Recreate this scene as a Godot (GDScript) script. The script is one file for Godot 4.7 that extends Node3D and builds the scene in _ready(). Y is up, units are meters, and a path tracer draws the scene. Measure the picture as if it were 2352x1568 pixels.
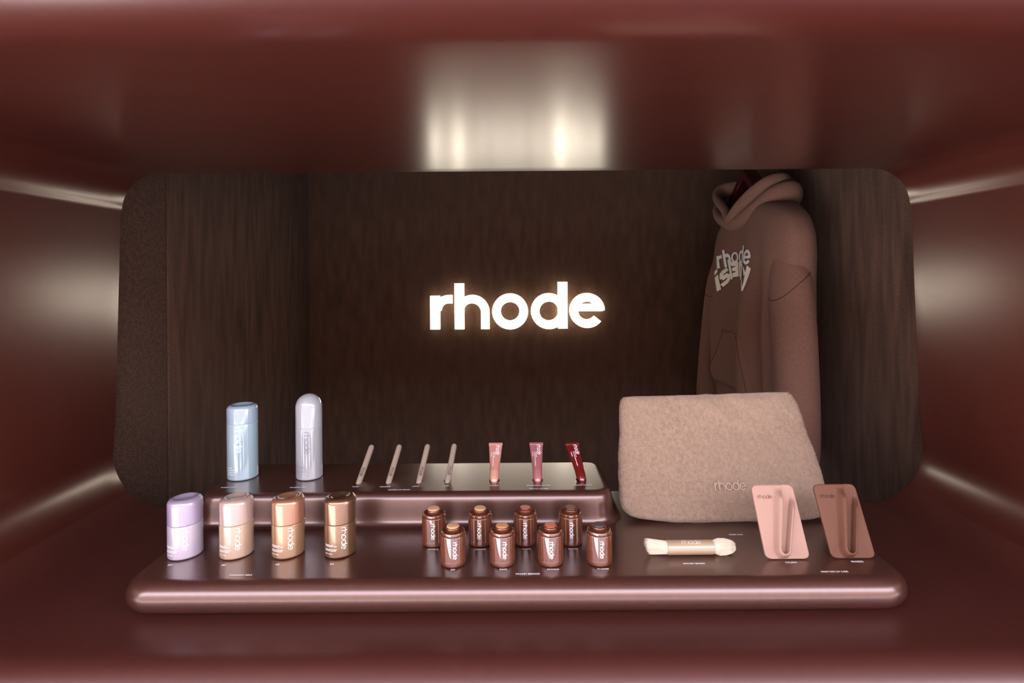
extends Node3D
# Shop display niche: satin rust-brown alcove, carpet-lined room behind, product tray in front.
# Metres, y up.  The tray top lies at y = 1.0, the camera looks along -z from z = 0.

const TRAY_Y := 1.0
const STEP_Y := 1.0392
const FLOOR_Y := 0.965
const CAM_Y := 1.3145

var M := {}
var used_names := {}
var rng := RandomNumberGenerator.new()


func _ready() -> void:
	rng.seed = 7
	setup_camera_and_light()
	make_materials()
	build_alcove()
	build_inner_room()
	build_outside()
	build_tray()
	build_sign()
	build_bag()
	build_hoodie()
	build_hanger()
	build_highlighters()
	build_tall_bottles()
	build_sticks()
	build_pencils()
	build_tubes()
	build_brush()
	build_cases()


func setup_camera_and_light() -> void:
	var cam := Camera3D.new()
	cam.name = "camera"
	add_child(cam)
	var near := 0.05
	cam.set_frustum(near * 2.0 * 784.0 / 1300.0, Vector2(0, -near * 144.0 / 1300.0), near, 100.0)
	cam.position = Vector3(0, CAM_Y, 0)
	cam.rotation.z = -0.0075
	cam.current = true
	var we := WorldEnvironment.new()
	we.name = "surroundings"
	var e := Environment.new()
	e.background_mode = Environment.BG_SKY
	var sky := Sky.new()
	var sm := ProceduralSkyMaterial.new()
	sm.sky_horizon_color = Color(0.96, 0.945, 0.945)
	sm.sky_top_color = Color(0.86, 0.85, 0.91)
	sm.ground_horizon_color = Color(0.5, 0.48, 0.47)
	sm.ground_bottom_color = Color(0.35, 0.33, 0.32)
	sm.sky_energy_multiplier = 5.9
	sm.ground_energy_multiplier = 1.0
	sky.sky_material = sm
	e.sky = sky
	e.tonemap_mode = Environment.TONE_MAPPER_LINEAR
	e.tonemap_exposure = 0.185
	e.sdfgi_enabled = true
	e.ssao_enabled = true
	e.ssil_enabled = true
	we.environment = e
	add_child(we)
	var sun := DirectionalLight3D.new()
	sun.name = "sun"
	sun.light_color = Color(1.0, 0.975, 0.95)
	sun.light_energy = 150.0
	sun.light_angular_distance = 0.6
	sun.shadow_enabled = true
	sun.sky_mode = DirectionalLight3D.SKY_MODE_LIGHT_ONLY
	add_child(sun)
	# the sun stands behind the kiosk, high and to its right
	sun.look_at_from_position(Vector3.ZERO, Vector3(0.70, -1.0, 0.62))


# ------------------------------------------------------------------ helpers

func numbered(called: String) -> String:
	var n: int = used_names.get(called, 0)
	used_names[called] = n + 1
	return called if n == 0 else "%s_%03d" % [called, n]


func tag(o: Node3D, label: String, category: String, group := "") -> void:
	o.set_meta("label", label)
	o.set_meta("category", category)
	if group:
		o.set_meta("group", group)


func thing(called: String, label: String, category: String, at := Vector3.ZERO, group := "") -> Node3D:
	var o := Node3D.new()
	o.name = numbered(called)
	add_child(o)
	o.position = at
	tag(o, label, category, group)
	return o


func part(called: String, mesh: Mesh, m: Material, parent: Node3D, at := Vector3.ZERO) -> MeshInstance3D:
	var o := MeshInstance3D.new()
	o.name = called if parent != self else numbered(called)
	o.mesh = mesh
	o.material_override = m
	parent.add_child(o, true)
	o.position = at
	return o


func struct(called: String, mesh: Mesh, m: Material, parent: Node3D = self, at := Vector3.ZERO) -> MeshInstance3D:
	var o := part(called, mesh, m, parent, at)
	if parent == self:
		o.set_meta("kind", "structure")
	return o


class MB:
	var v := PackedVector3Array()
	var n := PackedVector3Array()
	var idx := PackedInt32Array()
	var given := false

	func pt(p: Vector3) -> int:
		v.append(p)
		return v.size() - 1

	func tri(a: int, b: int, c: int) -> void:
		idx.append(a)
		idx.append(b)
		idx.append(c)

	func quad(a: int, b: int, c: int, d: int) -> void:
		tri(a, b, c)
		tri(a, c, d)

	func flat_quad(a: Vector3, b: Vector3, c: Vector3, d: Vector3) -> void:
		var i := pt(a)
		pt(b)
		pt(c)
		pt(d)
		quad(i, i + 1, i + 2, i + 3)

	# rows of points joined into a smooth skin; caps fill the first and last row from their centres
	func skin(rows: Array, closed: bool, cap_first := false, cap_last := false) -> void:
		var base := v.size()
		var w: int = rows[0].size()
		for r in rows:
			v.append_array(r)
		for j in rows.size() - 1:
			for k in (w if closed else w - 1):
				var k2 := (k + 1) % w
				quad(base + j * w + k, base + j * w + k2, base + (j + 1) * w + k2, base + (j + 1) * w + k)
		for c in 2:
			if not (cap_first if c == 0 else cap_last):
				continue
			var row: PackedVector3Array = rows[0] if c == 0 else rows[rows.size() - 1]
			var mid := Vector3.ZERO
			for p in row:
				mid += p
			var m := pt(mid / w)
			var s := v.size()
			v.append_array(row)
			for k in w:
				var k2 := (k + 1) % w
				if c == 0:
					tri(m, s + k2, s + k)
				else:
					tri(m, s + k, s + k2)

	func box(lo: Vector3, hi: Vector3, ch := 0.0) -> void:
		var c := (lo + hi) / 2.0
		var h := (hi - lo) / 2.0
		if ch <= 0.0:
			for ax in 3:
				for s in [-1.0, 1.0]:
					var nn := Vector3.ZERO
					nn[ax] = s
					var u := Vector3.ZERO
					u[(ax + 1) % 3] = 1.0
					var w := nn.cross(u)
					var q := [c + (nn + u + w) * h, c + (nn - u + w) * h, c + (nn - u - w) * h, c + (nn + u - w) * h]
					flat_quad(q[0], q[1], q[2], q[3])
			return
		var rows := []
		for k in 4:
			var y: float = [-h.y, -h.y + ch, h.y - ch, h.y][k]
			var i: float = [ch, 0.0, 0.0, ch][k]
			var r := PackedVector3Array()
			for q in [[1, 1], [-1, 1], [-1, -1], [1, -1]]:
				var px: float = (h.x - i) * q[0]
				var pz: float = (h.z - i) * q[1]
				var a := Vector3(px - ch * q[0], y, pz)
				var b := Vector3(px, y, pz - ch * q[1])
				if q[0] * q[1] > 0:
					r.append(c + b)
					r.append(c + a)
				else:
					r.append(c + a)
					r.append(c + b)
			rows.append(r)
		skin(rows, true, true, true)

	# facing: null = a closed solid (normals outward); a Vector3 = an open sheet that faces that point
	func build(facing: Variant = null) -> ArrayMesh:
		var flip := false
		if facing == null:
			var vol := 0.0
			for t in range(0, idx.size(), 3):
				vol += v[idx[t]].dot(v[idx[t + 1]].cross(v[idx[t + 2]]))
			flip = vol > 0.0
		else:
			var sum := 0.0
			for t in range(0, idx.size(), 3):
				var a := v[idx[t]]
				sum += (v[idx[t + 1]] - a).cross(v[idx[t + 2]] - a).normalized().dot((facing - a).normalized())
			flip = sum > 0.0
		var nn := PackedVector3Array()
		nn.resize(v.size())
		for t in range(0, idx.size(), 3):
			var a := v[idx[t]]
			var cr := (v[idx[t + 1]] - a).cross(v[idx[t + 2]] - a)
			if not flip:
				cr = -cr
			for k in 3:
				nn[idx[t + k]] += cr
		if flip:
			for t in range(0, idx.size(), 3):
				var h := idx[t + 1]
				idx[t + 1] = idx[t + 2]
				idx[t + 2] = h
		for k in nn.size():
			nn[k] = nn[k].normalized() if nn[k].length() > 1e-20 else Vector3.UP
		if given:
			nn = n
		var arr := []
		arr.resize(Mesh.ARRAY_MAX)
		arr[Mesh.ARRAY_VERTEX] = v
		arr[Mesh.ARRAY_NORMAL] = nn
		arr[Mesh.ARRAY_INDEX] = idx
		var mesh := ArrayMesh.new()
		mesh.add_surface_from_arrays(Mesh.PRIMITIVE_TRIANGLES, arr)
		return mesh


func ring_ellipse(c: Vector3, e1: Vector3, e2: Vector3, a: float, b: float, n := 40) -> PackedVector3Array:
	var r := PackedVector3Array()
	for k in n:
		var t := TAU * k / n
		r.append(c + e1 * a * cos(t) + e2 * b * sin(t))
	return r


# turned shape: profile of (radius, height), doubled points make hard edges
func lathe(profile: Array, n := 48, sx := 1.0, sz := 1.0, turn := 0.0) -> ArrayMesh:
	var mb := MB.new()
	var e1 := Vector3(cos(turn), 0, -sin(turn))
	var e2 := Vector3(sin(turn), 0, cos(turn))
	var rows := []
	for p in profile:
		if p == null:
			mb.skin(rows, true)
			rows = [rows[rows.size() - 1]]
			continue
		rows.append(ring_ellipse(Vector3(0, p[1], 0), e1, e2, maxf(p[0], 0.00002) * sx, maxf(p[0], 0.00002) * sz, n))
	mb.skin(rows, true)
	return mb.build()


# oval bottle shell: rows of (inset, height) on an oval a x b turned by `turn`; a null makes a hard edge
func oval(profile: Array, a: float, b: float, turn: float, n := 64) -> ArrayMesh:
	var mb := MB.new()
	var e1 := Vector3(cos(turn), 0, -sin(turn))
	var e2 := Vector3(sin(turn), 0, cos(turn))
	var rows := []
	for p in profile:
		if p == null:
			mb.skin(rows, true)
			rows = [rows[rows.size() - 1]]
			continue
		var i: float = p[0]
		var aa := maxf(a - i, 0.0003)
		var bb := b - i
		if bb < 0.0003:
			bb = 0.0003
		rows.append(ring_ellipse(Vector3(0, p[1], 0), e1, e2, aa, bb, n))
	mb.skin(rows, true)
	return mb.build()


func rrect(hx: float, hz: float, r: float, n := 8) -> PackedVector2Array:
	var out := PackedVector2Array()
	for q in 4:
		var c: Vector2 = [Vector2(hx - r, hz - r), Vector2(-hx + r, hz - r), Vector2(-hx + r, -hz + r), Vector2(hx - r, -hz + r)][q]
		for k in n + 1:
			var t := PI / 2 * (q + float(k) / n)
			out.append(c + Vector2(cos(t), sin(t)) * r)
	return out


# ------------------------------------------------------------------ lettering

func strip(out: Array, cx: float, cy: float, ro: float, ri: float, a0: float, a1: float, n := 16) -> void:
	for k in n:
		var t0 := deg_to_rad(lerpf(a0, a1, float(k) / n))
		var t1 := deg_to_rad(lerpf(a0, a1, float(k + 1) / n))
		out.append([Vector2(cx + ro * cos(t0), cy + ro * sin(t0)), Vector2(cx + ro * cos(t1), cy + ro * sin(t1)), Vector2(cx + ri * cos(t1), cy + ri * sin(t1)), Vector2(cx + ri * cos(t0), cy + ri * sin(t0))])


func bar(out: Array, x0: float, y0: float, x1: float, y1: float, n := 1) -> void:
	var wide := absf(x1 - x0) > absf(y1 - y0)
	for k in n:
		var f0 := float(k) / n
		var f1 := float(k + 1) / n
		if wide:
			out.append([Vector2(lerpf(x0, x1, f0), y0), Vector2(lerpf(x0, x1, f1), y0), Vector2(lerpf(x0, x1, f1), y1), Vector2(lerpf(x0, x1, f0), y1)])
		else:
			out.append([Vector2(x0, lerpf(y0, y1, f0)), Vector2(x1, lerpf(y0, y1, f0)), Vector2(x1, lerpf(y0, y1, f1)), Vector2(x0, lerpf(y0, y1, f1))])


# the five letters of the wordmark, x-height 1, total width about 5.08; w = stroke width
func wordmark(w: float) -> Array:
	var h := w * 0.9
	var r := []
	bar(r, 0.0, 0.0, w, 0.98, 3)
	strip(r, 0.46 + w * 0.25, 0.54, 0.46, 0.46 - h, 180.0, 90.0, 8)
	bar(r, 0.46 + w * 0.25, 1.0 - h, 0.64, 1.0)
	var hh := []
	bar(hh, 0.71, 0.0, 0.71 + w, 1.34, 4)
	strip(hh, 1.2175, 0.4925, 0.5075, 0.5075 - h, 180.0, 0.0, 16)
	bar(hh, 1.725 - h, 0.0, 1.725, 0.5, 2)
	var o := []
	strip(o, 2.328, 0.51, 0.525, 0.525 - w * 0.92, 0.0, 360.0, 32)
	var d := []
	strip(d, 3.46, 0.51, 0.525, 0.525 - h, 0.0, 360.0, 32)
	bar(d, 4.0 - w, 0.0, 4.0, 1.36, 4)
	var e := []
	strip(e, 4.574, 0.52, 0.51, 0.51 - h, 0.0, 322.0, 28)
	bar(e, 4.574 - 0.45, 0.52 - 0.02, 4.574 + 0.455, 0.52 - 0.02 + h * 0.85, 4)
	return [r, hh, o, d, e]


# flat or wrapped print: put(Vector2) -> Vector3 on the surface
func print_mesh(letters: Array, put: Callable, facing: Vector3) -> ArrayMesh:
	var mb := MB.new()
	for l in letters:
		for q in l:
			mb.flat_quad(put.call(q[0]), put.call(q[1]), put.call(q[2]), put.call(q[3]))
	return mb.build(facing)


# letters with depth: front face, back face and side walls round every piece
func solid_letter(quads: Array, scale: float, depth: float) -> ArrayMesh:
	var mb := MB.new()
	for q in quads:
		var f := []
		for p in q:
			f.append(Vector3(p.x * scale, p.y * scale, depth))
		# make every piece wind the same way
		var area := 0.0
		for k in 4:
			area += q[k].x * q[(k + 1) % 4].y - q[(k + 1) % 4].x * q[k].y
		if area < 0.0:
			f.reverse()
		var b := []
		for p in f:
			b.append(Vector3(p.x, p.y, 0.0))
		mb.flat_quad(f[0], f[1], f[2], f[3])
		mb.flat_quad(b[3], b[2], b[1], b[0])
		for k in 4:
			var k2 := (k + 1) % 4
			mb.flat_quad(b[k], b[k2], f[k2], f[k])
	return mb.build()


# rows of tiny illegible print: short dashes; rows = [y, x0, x1]
func microprint(rows: Array, h: float) -> Array:
	var out := []
	for r in rows:
		var x: float = r[1]
		while x < r[2]:
			var w: float = minf(rng.randf_range(0.5, 1.0) * h, r[2] - x)
			out.append([Vector2(x, r[0]), Vector2(x + w, r[0]), Vector2(x + w, r[0] + h), Vector2(x, r[0] + h)])
			x += w + h * (0.25 if rng.randf() < 0.8 else 0.9)
	return [out]


# ------------------------------------------------------------------ materials

func mat(color: Color, rough: float, metal := 0.0, spec := 0.5) -> StandardMaterial3D:
	var m := StandardMaterial3D.new()
	m.albedo_color = color
	m.roughness = rough
	m.metallic = metal
	m.metallic_specular = spec
	return m


# value noise picture: base colour times streaks and grain
func noise_picture(size: int, base: Color, coarse: float, fine: float, stretch: Vector2, cells: float, seed_: int, block := 1) -> ImageTexture:
	var im := Image.create(size, size, false, Image.FORMAT_RGB8)
	var a := FastNoiseLite.new()
	a.seed = seed_
	a.noise_type = FastNoiseLite.TYPE_SIMPLEX_SMOOTH
	a.frequency = cells / size
	a.fractal_octaves = 2
	var r := RandomNumberGenerator.new()
	r.seed = seed_ + 99
	var g := FastNoiseLite.new()
	g.seed = seed_ + 5
	g.noise_type = FastNoiseLite.TYPE_SIMPLEX_SMOOTH
	g.fractal_type = FastNoiseLite.FRACTAL_NONE
	g.frequency = 0.8 / block
	for y in size:
		for x in size:
			# blend with the wrapped copy so that the picture tiles
			var fx := float(x) / size
			var v1 := a.get_noise_2d(x * stretch.x, y * stretch.y)
			var v2 := a.get_noise_2d((x - size) * stretch.x, y * stretch.y)
			var v3 := a.get_noise_2d(x * stretch.x, (y - size) * stretch.y)
			var fy := float(y) / size
			var k := lerpf(v1, v2, fx)
			var v4 := a.get_noise_2d((x - size) * stretch.x, (y - size) * stretch.y)
			k = lerpf(k, lerpf(v3, v4, fx), smoothstep(0.4, 1.0, fy))
			var f := 1.0 + coarse * k + fine * (0.25 * (r.randf() - 0.5) + 0.55 * g.get_noise_2d(x, y))
			im.set_pixel(x, y, Color(clampf(base.r * f, 0, 1), clampf(base.g * f, 0, 1), clampf(base.b * f, 0, 1)))
	return ImageTexture.create_from_image(im)


func tri_map(m: StandardMaterial3D, scale: Vector3) -> void:
	m.uv1_triplanar = true
	m.uv1_world_triplanar = true
	m.uv1_scale = scale
	m.texture_repeat = true


func make_materials() -> void:
	# satin metallic lacquer of the alcove
	var shell := mat(Color(0.305, 0.126, 0.096), 0.29, 0.2, 0.85)
	shell.clearcoat_enabled = true
	shell.clearcoat = 0.6
	shell.clearcoat_roughness = 0.2
	shell.albedo_texture = noise_picture(512, Color(0.93, 0.93, 0.93), 0.05, 0.12, Vector2(1, 1), 24.0, 3)
	tri_map(shell, Vector3(3, 3, 3))
	M.shell = shell
	var tray := shell.duplicate()
	tray.albedo_color = Color(0.36, 0.218, 0.182)
	tray.metallic = 0.45
	tray.roughness = 0.29
	tray.metallic_specular = 1.0
	tray.clearcoat = 0.8
	tray.clearcoat_roughness = 0.24
	M.tray = tray
	var sill := shell.duplicate()
	sill.roughness = 0.42
	sill.clearcoat = 0.3
	sill.clearcoat_roughness = 0.35
	M.sill = sill
	var carpet := mat(Color(1, 1, 1), 0.95, 0.0, 0.15)
	carpet.albedo_texture = noise_picture(1024, Color(0.345, 0.262, 0.218), 0.27, 0.80, Vector2(1.0, 0.12), 17.0, 11, 3)
	carpet.rim_enabled = true
	carpet.rim = 0.12
	carpet.rim_tint = 0.6
	carpet.heightmap_enabled = true
	carpet.heightmap_texture = noise_picture(512, Color(0.5, 0.5, 0.5), 0.2, 0.8, Vector2(1, 0.6), 90.0, 5)
	carpet.heightmap_scale = 0.15
	tri_map(carpet, Vector3(2.1, 2.1, 2.1))
	M.carpet = carpet
	var plush := carpet.duplicate()
	plush.albedo_texture = noise_picture(512, Color(0.325, 0.243, 0.203), 0.14, 0.80, Vector2(1.0, 1.0), 40.0, 17, 2)
	M.plush = plush
	var plain := carpet.duplicate()
	plain.albedo_texture = noise_picture(1024, Color(0.34, 0.255, 0.21), 0.13, 0.80, Vector2(1.0, 0.3), 14.0, 23, 3)
	M.back_cloth = plain
	M.pavement = mat(Color(0.62, 0.605, 0.61), 0.9)
	M.added_asphalt = mat(Color(0.27, 0.27, 0.28), 0.9)
	M.added_facade = mat(Color(0.40, 0.34, 0.32), 0.9)
	M.casing = mat(Color(0.30, 0.17, 0.15), 0.6)
	var glow := mat(Color(1, 1, 1), 0.5)
	glow.emission_enabled = true
	glow.emission = Color(1.0, 0.955, 0.86)
	glow.emission_energy_multiplier = 12.0
	M.glow = glow
	M.caption = mat(Color(0.98, 0.98, 0.98), 0.6)
	M.white_print = mat(Color(0.98, 0.98, 0.98), 0.5)
	M.grey_print = mat(Color(0.50, 0.51, 0.54), 0.5)
	M.dark_print = mat(Color(0.12, 0.08, 0.12), 0.5)
	M.cream_print = mat(Color(0.97, 0.94, 0.89), 0.7)
	M.beige_print = mat(Color(0.92, 0.87, 0.80), 0.45)
	var terry := mat(Color(1, 1, 1), 1.0, 0.0, 0.1)
	terry.albedo_texture = noise_picture(1024, Color(0.55, 0.47, 0.405), 0.14, 0.40, Vector2(1, 1), 30.0, 21, 4)
	terry.rim_enabled = true
	terry.rim = 0.5
	terry.rim_tint = 0.7
	terry.heightmap_enabled = true
	terry.heightmap_texture = noise_picture(512, Color(0.5, 0.5, 0.5), 0.3, 0.9, Vector2(1, 1), 120.0, 8)
	terry.heightmap_scale = 0.12
	tri_map(terry, Vector3(4.5, 4.5, 4.5))
	M.terry = terry
	var fleece := mat(Color(1, 1, 1), 0.95, 0.0, 0.15)
	fleece.albedo_texture = noise_picture(512, Color(0.45, 0.335, 0.29), 0.08, 0.35, Vector2(1, 0.7), 50.0, 31, 2)
	fleece.rim_enabled = true
	fleece.rim = 0.08
	fleece.rim_tint = 0.6
	tri_map(fleece, Vector3(3, 3, 3))
	M.fleece = fleece
	M.seam = mat(Color(0.30, 0.20, 0.17), 0.95, 0.0, 0.1)
	M.hanger = mat(Color(0.22, 0.055, 0.05), 0.25, 0.0, 0.6)
	M.steel = mat(Color(0.75, 0.74, 0.76), 0.25, 1.0)
	M.pencil = mat(Color(0.62, 0.56, 0.50), 0.55)


# pearly lacquer
func pearl(color: Color, metal: float, rough := 0.28) -> StandardMaterial3D:
	var m := mat(color, rough, metal, 0.9)
	m.clearcoat_enabled = true
	m.clearcoat = 1.0
	m.clearcoat_roughness = 0.06
	return m


# ------------------------------------------------------------------ setting

# outline of the alcove at the back edge, counter-clockwise from the middle of the floor
func alcove_outline() -> Array:
	var pts := []
	var cx := 0.007
	var y0 := FLOOR_Y
	var y1 := 1.4806
	var rb := 0.085
	var rt := 0.058
	var half := func(y: float) -> float: return lerpf(0.6255, 0.6085, (y - y0) / (y1 - y0))
	var hb: float = half.call(y0)
	var ht: float = half.call(y1)
	for k in 13:
		pts.append([Vector2(cx + (hb - rb) * k / 12.0, y0), Vector2(0, -1)])
	for k in range(1, 17):
		var t := -PI / 2 + PI / 2 * k / 16.0
		pts.append([Vector2(cx + hb - rb + rb * cos(t), y0 + rb + rb * sin(t)), Vector2(cos(t), sin(t))])
	for k in range(1, 9):
		var y := lerpf(y0 + rb, y1 - rt, k / 8.0)
		pts.append([Vector2(cx + half.call(y), y), Vector2(1, 0)])
	for k in range(1, 17):
		var t := PI / 2 * k / 16.0
		pts.append([Vector2(cx + ht - rt + rt * cos(t), y1 - rt + rt * sin(t)), Vector2(cos(t), sin(t))])
	for k in range(1, 13):
		pts.append([Vector2(cx + (ht - rt) * (1.0 - k / 12.0), y1), Vector2(0, 1)])
	var n := pts.size()
	for k in range(n - 2, 0, -1):
		var p: Vector2 = pts[k][0]
		var d: Vector2 = pts[k][1]
		pts.append([Vector2(2 * cx - p.x, p.y), Vector2(-d.x, d.y)])
	return pts


func build_alcove() -> void:
	var outline := alcove_outline()
	var w := outline.size()
	var rows := []
	# sections from the back flange to the rounded front lip
	for s in 34:
		var r := PackedVector3Array()
		for k in w:
			var p: Vector2 = outline[k][0]
			var d: Vector2 = outline[k][1]
			var front := 0.45 - 0.05 * maxf(d.y, 0.0) + 0.0845 * maxf(-d.y, 0.0)   # where the lip starts: floor 0.5345, ceiling 0.40
			var lip := 0.10 - 0.06 * maxf(-d.y, 0.0)
			var z: float
			var off := 0.0
			if s == 0:
				z = 0.884
				off = 0.05
			elif s < 4:
				var t := PI / 2 * (s - 1) / 2.0
				z = 0.880 - 0.006 * sin(t)
				off = 0.006 * (1.0 - sin(t)) if s > 1 else 0.006
				if s == 1:
					z = 0.880
			elif s < 20:
				z = lerpf(0.874, front, (s - 3) / 16.0)
			else:
				var t := PI / 2 * (s - 19) / 14.0
				z = front - lip * sin(t)
				off = lip * (1.0 - cos(t))
			off += 0.03 * maxf(0.874 - z, 0.0) * absf(d.x)
			r.append(Vector3(p.x + d.x * off, p.y + d.y * off, -z))
		rows.append(r)
	# smooth normals over the whole shell, then four pieces that share them
	var axis := Vector3(0.007, 1.22, -0.7)
	var nn := []
	for s in rows.size():
		var r := PackedVector3Array()
		for k in w:
			var du: Vector3 = rows[s][(k + 1) % w] - rows[s][(k - 1 + w) % w]
			var dv: Vector3 = rows[mini(s + 1, rows.size() - 1)][k] - rows[maxi(s - 1, 0)][k]
			var q := du.cross(dv).normalized()
			var inward := -Vector3(outline[k][1].x, outline[k][1].y, 0) + Vector3(0, 0, 0.3 if s > 20 else 0.0)
			r.append(q if q.dot(inward) > 0 else -q)
		nn.append(r)
	var c1 := 12 + 8
	var c2 := 12 + 16 + 8 + 8
	var spans := [["floor", w - c1, c1 + w], ["wall_right", c1, c2], ["ceiling", c2, w - c2], ["wall_left", w - c2, w - c1]]
	for sp in spans:
		var mb := MB.new()
		mb.given = true
		var k0: int = sp[1]
		var k1: int = sp[2]
		var cnt := k1 - k0 + 1
		for layer in 2:
			for s in rows.size():
				for k in cnt:
					var kk := (k0 + k) % w
					var nv: Vector3 = nn[s][kk]
					mb.v.append(rows[s][kk] - nv * (0.03 * layer))
					mb.n.append(nv if layer == 0 else -nv)
		var size := rows.size() * cnt
		for layer in 2:
			for s in rows.size() - 1:
				for k in cnt - 1:
					var a := layer * size + s * cnt + k
					var nv: Vector3 = mb.n[a]
					var cr := (mb.v[a + 1] - mb.v[a]).cross(mb.v[a + cnt] - mb.v[a])
					if cr.dot(nv) < 0:
						mb.quad(a, a + 1, a + cnt + 1, a + cnt)
					else:
						mb.quad(a, a + cnt, a + cnt + 1, a + 1)
		# build() would reorient by volume; the sheet pair is given explicitly
		var arr := []
		arr.resize(Mesh.ARRAY_MAX)
		arr[Mesh.ARRAY_VERTEX] = mb.v
		arr[Mesh.ARRAY_NORMAL] = mb.n
		arr[Mesh.ARRAY_INDEX] = mb.idx
		var mesh := ArrayMesh.new()
		mesh.add_surface_from_arrays(Mesh.PRIMITIVE_TRIANGLES, arr)
		struct(sp[0], mesh, M.sill if sp[0] == "floor" else M.shell)


func wall_slab(a: Vector2, b: Vector2, y0: float, y1: float, thick: float, inner_left: bool) -> ArrayMesh:
	# upright slab whose inner face runs from a to b (x, depth); the thickness lies away from the room
	var mb := MB.new()
	var d := (b - a).normalized()
	var o := Vector2(d.y, -d.x) * thick * (1.0 if inner_left else -1.0)
	var rows := []
	var ch := 0.0025
	for k in 4:
		var y: float = [y0, y0 + ch, y1 - ch, y1][k]
		var r := PackedVector3Array()
		var e := ch
		for q in [a + d * e, a + o * 0.1 + Vector2.ZERO, a + o, b + o, b + o * 0.1, b - d * e]:
			r.append(Vector3(q.x, y, -q.y))
		rows.append(r)
	mb.skin(rows, true, true, true)
	return mb.build()


func build_inner_room() -> void:
	var y0 := 0.50
	var y1 := 1.80
	var back := MB.new()
	back.box(Vector3(-0.68, y0, -1.73), Vector3(0.72, y1, -1.70))
	struct("wall_back", back.build(), M.back_cloth)
	var left := Node3D.new()
	left.name = "wall_inner_left"
	left.set_meta("kind", "structure")
	add_child(left)
	part("panel", wall_slab(Vector2(-0.632, 0.886), Vector2(-0.630, 1.0325), y0, y1, 0.034, false), M.plush, left)
	part("panel", wall_slab(Vector2(-0.6285, 1.0355), Vector2(-0.6095, 1.6980), y0, y1, 0.034, false), M.carpet, left)
	var bk := MB.new()
	bk.box(Vector3(-0.70, y0, -1.73), Vector3(-0.668, y1, -0.886))
	part("backing", bk.build(), M.plush, left)
	var right := MB.new()
	right.box(Vector3(0.665, y0, -1.70), Vector3(0.695, y1, -0.886))
	struct("wall_inner_right", right.build(), M.carpet)
	var top := MB.new()
	top.box(Vector3(-0.68, y1, -1.73), Vector3(0.72, y1 + 0.03, -0.886))
	struct("ceiling_inner", top.build(), M.carpet)
	var low := MB.new()
	low.box(Vector3(-0.68, y0 - 0.03, -1.73), Vector3(0.72, y0, -0.886))
	struct("floor_inner", low.build(), M.carpet)
	var fr := MB.new()
	fr.box(Vector3(-0.75, 1.5, -0.912), Vector3(0.76, y1 + 0.03, -0.886))
	struct("wall_front", fr.build(), M.carpet)
	var fl := MB.new()
	fl.box(Vector3(-0.75, y0 - 0.03, -0.912), Vector3(0.76, 0.945, -0.886))
	struct("wall_front_lower", fl.build(), M.carpet)


func build_outside() -> void:
	var g := MB.new()
	g.box(Vector3(-30, -0.2, -10), Vector3(30, 0.0, 2.8))
	struct("pavement", g.build(), M.pavement)
	var rd := MB.new()
	rd.box(Vector3(-30, -0.3, 2.8), Vector3(30, -0.12, 40))
	struct("added_road", rd.build(), M.added_asphalt)  # added, unseen: dark ground that keeps far sunlight out of the tray highlight
	var c := MB.new()
	c.box(Vector3(-1.1, 0.0, -1.9), Vector3(1.1, 0.46, -0.50))
	struct("wall_plinth", c.build(), M.casing)
	var t := MB.new()
	t.box(Vector3(-1.1, 1.84, -1.9), Vector3(1.1, 2.3, -0.42))
	struct("wall_fascia", t.build(), M.casing)
	for b in [["wall_casing_left", Vector3(-1.1, 0.46, -1.9), Vector3(-0.78, 1.84, -0.52)], ["wall_casing_right", Vector3(0.80, 0.46, -1.9), Vector3(1.1, 1.84, -0.52)], ["wall_casing_top", Vector3(-0.78, 1.60, -0.88), Vector3(0.80, 1.84, -0.50)], ["wall_casing_base", Vector3(-0.78, 0.46, -0.88), Vector3(0.80, 0.915, -0.58)]]:
		var cb := MB.new()
		cb.box(b[1], b[2])
		struct(b[0], cb.build(), M.casing)
	var cn := MB.new()
	cn.box(Vector3(-2.2, 2.3, -1.9), Vector3(2.2, 2.4, 0.95))
	struct("ceiling_added_canopy", cn.build(), M.casing)  # added, unseen: blocks the high sky and shades the ground in front
	var fa := MB.new()
	fa.box(Vector3(-24, 0.0, 12), Vector3(24, 5.6, 14))
	struct("wall_added_opposite", fa.build(), M.added_facade)  # added, unseen: dark block cutting off the low sky to narrow highlights


# ------------------------------------------------------------------ tray

func lean_dir(side := 0.0) -> Vector3:
	return Vector3(0.055 + side, 0.490, -0.868).normalized()


const HOLES := [
	[-0.2103, -0.7715, 0.0050], [-0.1699, -0.7715, 0.0050], [-0.1289, -0.7725, 0.0050], [-0.0901, -0.7735, 0.0050],
	[-0.0262, -0.7735, 0.0071], [0.0330, -0.7735, 0.0071], [0.0925, -0.7735, 0.0071]]


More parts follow.
